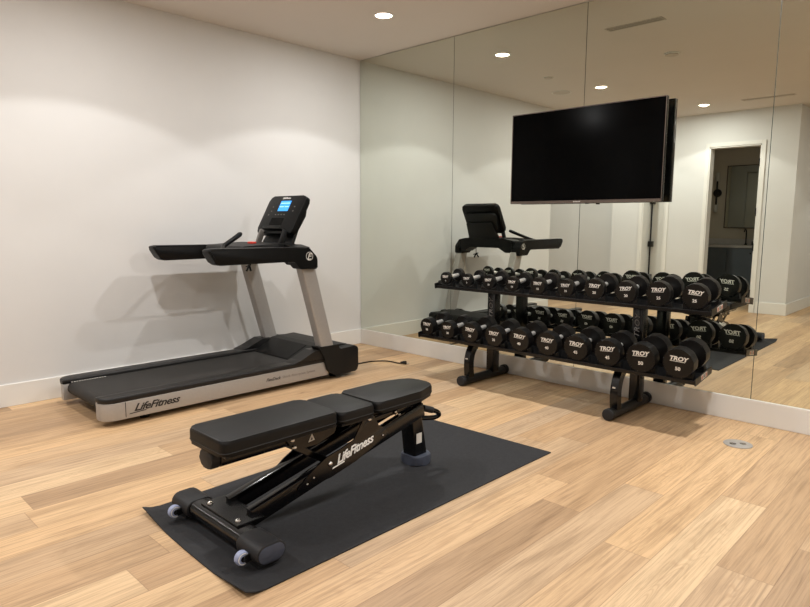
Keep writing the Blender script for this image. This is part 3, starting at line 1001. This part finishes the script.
# cross tube at the pivot and seat support
bm = B(); cyl(bm, (BC - 0.104, -2.463, 0.345), (BC + 0.104, -2.463, 0.345), 0.016, 16); obj('pivot_tube', bm, black_metal, bn, 40)
for x in (BC - 0.045, BC + 0.045):
    bm = B(); bar(bm, (x, -2.50, 0.362), (x, -2.05, 0.366), 0.03, 0.03, 0.004); st = obj('seat_support', bm, gloss_black, bn, 35)
    for y in (-2.27, -2.21):
        bm = B(); bar(bm, (x, y, 0.36), (x + 0.0, y - 0.03, 0.325), 0.02, 0.025, 0.003); obj('support_lug', bm, black_metal, st)
bm = B()
bar(bm, (BC + 0.07, -2.44, 0.335), (BC + 0.07, -2.06, 0.352), 0.014, 0.022, 0.003)
obj('link_bar', bm, gloss_black, bn)
for y, z in ((-2.262, 0.348), (-2.235, 0.328)):
    bm = B(); sphere(bm, (BC + 0.083, y, z), 0.010, (0.8, 1, 1)); obj('bolt', bm, chrome, bn, 60)
# adjuster below the back pad
bm = B()
prism(bm, rounded([(-2.93, 0.385), (-2.62, 0.385), (-2.64, 0.33), (-2.74, 0.30), (-2.86, 0.305)], 0.015, 3), 'x', BC + 0.062, BC + 0.068)
prism(bm, rounded([(-2.93, 0.385), (-2.62, 0.385), (-2.64, 0.33), (-2.74, 0.30), (-2.86, 0.305)], 0.015, 3), 'x', BC - 0.068, BC - 0.062)
br = obj('pad_bracket', bm, gloss_black, bn)
bm = B()
prism(bm, [(-2.790, 0.322), (-2.755, 0.326), (-2.770, 0.358)], 'x', BC + 0.068, BC + 0.0688); tri_ = obj('warning_triangle', bm, sticker_m, br)
bm = B()
prism(bm, [(-2.779, 0.329), (-2.766, 0.330), (-2.771, 0.343)], 'x', BC + 0.0688, BC + 0.0694); obj('warning_mark', bm, dark_ink, tri_)
for x in (BC - 0.05, BC + 0.05):
    bm = B(); bar(bm, (x, -2.86, 0.318), (x, -2.68, 0.205), 0.014, 0.032, 0.004); obj('adjuster_link', bm, gloss_black, bn)
for y, z in ((-2.875, 0.352), (-2.865, 0.318), (-2.90, 0.370)):
    bm = B(); sphere(bm, (BC + 0.07, y, z), 0.012, (0.8, 1, 1)); obj('bolt', bm, chrome, br, 60)
bm = B(); cyl(bm, (BC - 0.06, -2.862, 0.318), (BC + 0.062, -2.862, 0.318), 0.014, 14); obj('adjuster_pin', bm, black_metal, bn, 40)
bm = B(); cyl(bm, (BC + 0.06, -2.68, 0.208), (BC + 0.104, -2.68, 0.208), 0.010, 12); cyl(bm, (BC - 0.06, -2.68, 0.208), (BC - 0.104, -2.68, 0.208), 0.010, 12); obj('adjuster_pin', bm, black_metal, bn, 40)
# front post, foot and carry handle
bm = B()
lo_ = rounded([(BC - 0.036, -2.085), (BC + 0.052, -2.085), (BC + 0.052, -1.985), (BC - 0.036, -1.985)], 0.012, 3)
hi_ = rounded([(BC - 0.045, -2.120), (BC + 0.055, -2.120), (BC + 0.055, -2.050), (BC - 0.045, -2.050)], 0.012, 3)
v0 = [bm.verts.new((x, y, 0.045)) for x, y in lo_]
v1 = [bm.verts.new((x, y, 0.368)) for x, y in hi_]
bm.faces.new(v0[::-1]); bm.faces.new(v1)
for k in range(len(v0)):
    bm.faces.new((v0[k], v0[(k + 1) % len(v0)], v1[(k + 1) % len(v0)], v1[k]))
po = obj('front_post', bm, gloss_black, bn, 35)
bm = B(); box(bm, BC + 0.053, BC + 0.0545, -2.075, -2.035, 0.125, 0.18); obj('rating_sticker', bm, sticker_m, po)
bm = B(); sphere(bm, (BC + 0.058, -2.085, 0.345), 0.012, (0.8, 1, 1)); obj('bolt', bm, chrome, po, 60)
bm = B(); prism(bm, rounded([(BC - 0.065, -2.100), (BC + 0.085, -2.100), (BC + 0.085, -1.965), (BC - 0.065, -1.965)], 0.06, 8), 'z', MZ, 0.058, 0.008, 3); obj('rubber_foot', bm, rubber_grey, po, 40)
bm = B()
hp_ = smooth_path([(BC + 0.03, -2.07, 0.325), (BC + 0.04, -2.02, 0.308), (BC + 0.055, -1.95, 0.283), (BC + 0.06, -1.915, 0.265), (BC + 0.055, -1.90, 0.245), (BC + 0.04, -1.92, 0.233), (BC + 0.02, -1.97, 0.236), (BC + 0.0, -2.055, 0.250)], 5)
tube(bm, hp_, 0.013, 12); hd = obj('carry_handle', bm, gloss_black, bn, 40)
bm = B(); tube(bm, [(BC + 0.0415, -2.012, 0.3055), (BC + 0.0545, -1.953, 0.2840)], 0.0175, 14); obj('handle_grip', bm, rubber_dark, hd, 40)

# ------------------------------------------------------------------ dumbbell rack
RX0, RX1 = 1.412, 3.645
RC = (RX0 + RX1) / 2
TILT = 0.13
rk = thing('dumbbell_rack', 'black two tier steel dumbbell rack against the mirror wall below the television', 'dumbbell rack', (RC, -0.3, 0))
TIERS = {'upper': (-0.285, 0.772), 'lower': (-0.485, 0.377)}     # tray middle: y, z of the cradle floor
PITCH_X = 0.2258
X_FIRST = 1.508
def tray_matrix(y, z):
    return Matrix.Translation((0, y, z)) @ Matrix.Rotation(TILT, 4, 'X')
for tier, (ty, tz) in TIERS.items():
    TM = tray_matrix(ty, tz)
    bm = B()
    for s in (-1, 1):
        yy = s * 0.095
        box(bm, RX0 + 0.004, RX1 - 0.004, yy - 0.03, yy + 0.03, -0.022, -0.012, 0.001)
        box(bm, RX0 + 0.004, RX1 - 0.004, yy + s * 0.024, yy + s * 0.03, -0.024, -0.002, 0.001)
    box(bm, RX0 + 0.004, RX1 - 0.004, -0.128, -0.122, -0.026, -0.003, 0.001)
    box(bm, RX0 + 0.004, RX1 - 0.004, -0.122, 0.122, -0.022, -0.016)
    bm.transform(TM)
    tray_ = obj('tray', bm, black_metal, rk)
    for x in (RX0, RX1 - 0.006):
        bm = B()
        prism(bm, rounded([(-0.137, -0.030), (0.137, -0.030), (0.137, 0.016), (-0.137, 0.016)], 0.006, 2), 'x', x, x + 0.006, 0.0)
        bm.transform(TM); ep = obj('end_plate', bm, black_metal, tray_)
        if x > RC:
            bm = B(); box(bm, x + 0.006, x + 0.0068, -0.045, 0.055, -0.022, 0.008)
            bm.transform(TM); st = obj('safety_label', bm, sticker_m, ep)
            bm = B()
            box(bm, x + 0.0068, x + 0.0074, -0.040, -0.018, -0.018, 0.004)
            box(bm, x + 0.0068, x + 0.0074, 0.028, 0.050, -0.018, 0.004)
            bm.transform(TM); obj('label_mark', bm, tan_m, st)
            bm = B()
            for k in range(4):
                box(bm, x + 0.0068, x + 0.0074, -0.012, 0.022, -0.016 + k * 0.006, -0.013 + k * 0.006)
            bm.transform(TM); obj('label_text', bm, dark_ink, st)
    # saddles: two curved cradles for every dumbbell
    sm = None
    for i in range(10):
        for s in (-1, 1):
            if sm is None:
                bm = B()
                n = 10
                R0 = 0.105
                lo2, hi2 = [], []
                for k in range(n + 1):
                    a = math.radians(-48 + 96 * k / n)
                    hi2.append((R0 * math.sin(a), R0 * (1 - math.cos(a)) - 0.001))
                lo2 = [(0.080, -0.012), (-0.080, -0.012)]
                prism(bm, hi2 + lo2, 'y', -0.019, 0.019, 0.001)
                bmesh.ops.recalc_face_normals(bm, faces=bm.faces[:])
                sm = bpy.data.meshes.new('saddle')
                bm.to_mesh(sm); bm.free()
                sm.materials.append(dark_plastic)
            o = bpy.data.objects.new('saddle', sm)
            C.objects.link(o)
            o.parent = tray_
            o.matrix_local = Matrix.Translation(-rk.location) @ TM @ Matrix.Translation((X_FIRST + i * PITCH_X, s * 0.088, 0))
# columns, feet and curved front legs
for cx in (RC - 0.650, RC + 0.585):
    bm = B(); box(bm, cx - 0.038, cx + 0.038, -0.245, -0.165, 0.05, 0.742, 0.006); col = obj('column', bm, gloss_black, rk, 35)
    obj('column_lettering', text_bm('TROY', 0.050, 0.25, 0.0002, 0.0006, 1.2, (0, 0, 1), (-1, 0, 0), (cx, -0.2456, 0.585), 1.05), grey_ink, col)
    bm = B(); bar(bm, (cx, -0.33, 0.728), (cx, -0.10, 0.757), 0.05, 0.02, 0.002); bar(bm, (cx, -0.56, 0.330), (cx, -0.17, 0.380), 0.05, 0.02, 0.002); obj('tray_arm', bm, black_metal, col)
    bm = B(); cyl(bm, (cx, -0.610, 0.036), (cx, -0.035, 0.036), 0.035, 20); ft = obj('foot', bm, black_metal, rk, 40)
    for y0, y1 in ((-0.632, -0.590), (-0.060, -0.018)):
        bm = B(); cyl(bm, (cx, y0, 0.0405), (cx, y1, 0.0405), 0.040, 24, 0.006, 2); obj('foot_cap', bm, rubber_dark, ft, 40)
    bm = B()
    path = smooth_path([(cx, -0.515, 0.055), (cx, -0.525, 0.13), (cx, -0.522, 0.20), (cx, -0.500, 0.265), (cx, -0.455, 0.315), (cx, -0.40, 0.345)], 4)
    secs = []
    for i, p in enumerate(path):
        t = (path[min(i + 1, len(path) - 1)] - path[max(i - 1, 0)]).normalized()
        nrm = Vector((0, -t.z, t.y))
        w_, h_ = 0.026, 0.030
        secs.append([bm.verts.new(p + Vector((sx * w_, 0, 0)) + nrm * sy * h_) for sx, sy in ((-1, -1), (1, -1), (1, 1), (-1, 1))])
    for a, b_ in zip(secs, secs[1:]):
        for k in range(4):
            bm.faces.new((a[k], a[(k + 1) % 4], b_[(k + 1) % 4], b_[k]))
    bm.faces.new(secs[0][::-1]); bm.faces.new(secs[-1])
    bmesh.ops.bevel(bm, geom=[e for e in bm.edges if len(e.link_faces) == 2 and e.calc_face_angle(0) > 1.2], offset=0.006, segments=2, affect='EDGES')
    lg = obj('front_leg', bm, gloss_black, rk, 35)
    bm = B(); box(bm, cx - 0.010, cx + 0.010, -0.5575, -0.555, 0.205, 0.215); obj('leg_mark', bm, sticker_m, lg)

# ------------------------------------------------------------------ dumbbells: one of each weight, then copies
SPEC = {5: (0.107, 0.034), 10: (0.114, 0.040), 15: (0.124, 0.046), 20: (0.144, 0.046), 25: (0.158, 0.050),
        30: (0.138, 0.062), 35: (0.154, 0.064), 40: (0.166, 0.066), 45: (0.174, 0.068), 50: (0.184, 0.072)}
def make_dumbbell(w):
    D, T = SPEC[w]
    R = D / 2
    root = thing('dumbbell', 'x', 'dumbbell', (0, 0, 0))
    hl = 0.066
    for s in (-1, 1):
        bm = B()
        poly = [(R * math.sin(2 * PI * (k + 0.5) / 12) / math.cos(PI / 12) * 0.985, R * math.cos(2 * PI * (k + 0.5) / 12) / math.cos(PI / 12) * 0.985) for k in range(12)]
        prism(bm, rounded(poly, R * 0.16, 2), 'y', s * hl, s * (hl + T), min(0.010, T * 0.22), 3)
        hd_ = obj('head', bm, urethane, root, 32)
        yf = s * (hl + T + 0.0003)
        rg = (1, 0, 0) if s < 0 else (-1, 0, 0)
        obj('lettering', text_bm('TROY', D * 0.195, 0.22, D * 0.008, 0.0005, 1.12, rg, (0, 0, 1), (0, yf, R * 0.33), 1.0), white_ink, hd_)
        bm = B(); q = D * 0.27
        x0 = -s * 0
        prism(bm, [(-q, R * 0.13), (q * 0.82, R * 0.13), (q * 0.86, R * 0.165), (-q * 0.97, R * 0.165)] if s < 0 else [(q, R * 0.13), (-q * 0.82, R * 0.13), (-q * 0.86, R * 0.165), (q * 0.97, R * 0.165)], 'y', yf - 0.0003, yf + s * 0.0005)
        obj('underline', bm, white_ink, hd_)
        obj('weight_number', text_bm(str(w), D * 0.165, 0.0, D * 0.005, 0.0005, 1.05, rg, (0, 0, 1), (0, yf, -R * 0.36)), white_ink, hd_)
    bm = B()
    tube(bm, [(0, -hl - 0.004, 0), (0, -hl + 0.012, 0), (0, -0.02, 0), (0, 0.02, 0), (0, hl - 0.012, 0), (0, hl + 0.004, 0)], [0.016, 0.016, 0.018, 0.018, 0.016, 0.016], 16)
    obj('handle', bm, knurl, root, 60)
    return root
def dup(root):
    r = root.copy()
    C.objects.link(r)
    for ch in list(root.children):
        c = ch.copy(); C.objects.link(c); c.parent = r
        for g in list(ch.children):
            d = g.copy(); C.objects.link(d); d.parent = c
    return r
ORD = ['first', 'second']
for tier, weights in (('upper', (5, 10, 15, 20, 25)), ('lower', (30, 35, 40, 45, 50))):
    ty, tz = TIERS[tier]
    TM = tray_matrix(ty, tz)
    i = 0
    for w in weights:
        proto = make_dumbbell(w)
        for side in ('left', 'right'):
            d = proto if side == 'left' else dup(proto)
            D, T = SPEC[w]
            roll = random.uniform(-0.10, 0.10)
            d.matrix_world = TM @ Matrix.Translation((X_FIRST + i * PITCH_X + random.uniform(-0.004, 0.004), random.uniform(-0.006, 0.006), D / 2 * 1.022 + 0.0015)) @ Matrix.Rotation(roll, 4, 'Y')
            where = {(0): ', at the left end', (9): ', at the right end'}.get(i, '')
            d['label'] = f'black {w} pound dumbbell, {side} of its pair, {tier} tier{where}'
            d['group'] = f'dumbbells on the {tier} tier'
            i += 1

# ------------------------------------------------------------------ floor outlet
t = thing('floor_outlet', 'round chrome floor outlet cover set in the oak floor at right', 'floor outlet', (3.862, -0.492, 0))
bm = B(); cyl(bm, (3.862, -0.492, 0.0003), (3.862, -0.492, 0.004), 0.078, 40, 0.002); pl_ = obj('cover_plate', bm, silver_cap, t, 40)
for dx, dy in ((-0.022, -0.02), (0.022, 0.02)):
    bm = B(); cyl(bm, (3.862 + dx, -0.492 + dy, 0.004), (3.862 + dx, -0.492 + dy, 0.0045), 0.018, 20); cc = obj('lid', bm, chrome, t, 40)
    bm = B(); sphere(bm, (3.862 + dx, -0.492 + dy, 0.0045), 0.004, (1, 1, 0.5), 8); obj('screw', bm, chrome, cc)

# ------------------------------------------------------------------ bathroom things, seen through the doorway in the mirror
VY = BY + 0.55
t = thing('vanity_cabinet', 'blue grey bathroom vanity cabinet seen through the doorway', 'cabinet', (1.2, BY + 0.28, 0))
bm = B(); box(bm, BX0 + 0.01, BX1 - 0.02, BY + 0.005, VY - 0.03, 0.09, 0.85, 0.002); box(bm, BX0 + 0.01, BX1 - 0.02, BY + 0.005, VY - 0.09, 0.0, 0.09); obj('body', bm, cab_m, t)
n = 5
wd = (BX1 - 0.02 - BX0 - 0.01) / n
for k in range(n):
    x0 = BX0 + 0.01 + k * wd
    bm = B(); box(bm, x0 + 0.003, x0 + wd - 0.003, VY - 0.03, VY - 0.01, 0.095, 0.845, 0.002); dr = obj('cabinet_door', bm, cab_m, t)
    kx = x0 + (wd - 0.05 if k % 2 == 0 else 0.05)
    bm = B(); sphere(bm, (kx, VY + 0.004, 0.76), 0.014); obj('knob', bm, black_metal, dr, 60)
bm = B(); box(bm, BX0 + 0.005, BX1 - 0.01, BY + 0.002, VY + 0.01, 0.851, 0.895, 0.004); box(bm, BX0 + 0.005, BX1 - 0.01, BY + 0.002, BY + 0.022, 0.895, 1.0, 0.003)
o = obj('stone_countertop', bm, stone_m, off=(1.2, BY + 0.28, 0.851)); tag(o, 'pale stone countertop on the bathroom vanity', 'countertop')
FX = 1.36
t = thing('bathroom_faucet', 'dark slim faucet standing on the bathroom countertop', 'faucet', (FX, BY + 0.14, 0.8955))
bm = B(); cyl(bm, (FX, BY + 0.14, 0.8955), (FX, BY + 0.14, 0.92), 0.022, 16); obj('base', bm, black_metal, t)
bm = B(); tube(bm, smooth_path([(FX, BY + 0.14, 0.91), (FX, BY + 0.14, 1.10), (FX, BY + 0.16, 1.16), (FX, BY + 0.22, 1.18), (FX, BY + 0.27, 1.14)], 4), 0.012, 10); obj('spout', bm, black_metal, t, 40)
bm = B(); tube(bm, [(FX + 0.11, BY + 0.14, 0.8955), (FX + 0.11, BY + 0.14, 0.96)], 0.012, 10); tube(bm, [(FX + 0.11, BY + 0.14, 0.955), (FX + 0.16, BY + 0.15, 0.965)], 0.006, 8); obj('lever', bm, black_metal, t)
MX0, MX1, MZ0, MZ1 = 0.92, 1.50, 1.20, 2.36
t = thing('bathroom_mirror', 'tall framed bathroom mirror hanging above the vanity', 'mirror', ((MX0 + MX1) / 2, BY, MZ0))
bm = B(); box(bm, MX0 + 0.012, MX1 - 0.012, BY + 0.004, BY + 0.016, MZ0 + 0.012, MZ1 - 0.012); obj('glass', bm, mirror_m, t)
bm = B()
box(bm, MX0, MX0 + 0.014, BY + 0.002, BY + 0.024, MZ0, MZ1); box(bm, MX1 - 0.014, MX1, BY + 0.002, BY + 0.024, MZ0, MZ1)
box(bm, MX0, MX1, BY + 0.002, BY + 0.024, MZ0, MZ0 + 0.014); box(bm, MX0, MX1, BY + 0.002, BY + 0.024, MZ1 - 0.014, MZ1)
obj('frame', bm, bezel_m, t)
SX, SZ = 0.77, 1.86
t = thing('wall_sconce', 'black bathroom wall sconce with round plate and two upright arms', 'wall lamp', (SX, BY, SZ))
bm = B(); cyl(bm, (SX, BY + 0.001, SZ), (SX, BY + 0.03, SZ), 0.075, 28, 0.006); obj('back_plate', bm, black_metal, t, 40)
bm = B(); tube(bm, [(SX, BY + 0.06, SZ - 0.22), (SX, BY + 0.06, SZ + 0.22)], 0.016, 12); tube(bm, [(SX, BY + 0.02, SZ), (SX, BY + 0.06, SZ)], 0.016, 12); obj('arm', bm, black_metal, t, 40)
for z0, z1 in ((SZ + 0.22, SZ + 0.38), (SZ - 0.36, SZ - 0.22)):
    bm = B(); cyl(bm, (SX, BY + 0.06, z0), (SX, BY + 0.06, z1), 0.035, 20, 0.01); obj('shade', bm, glass_m, t, 40)
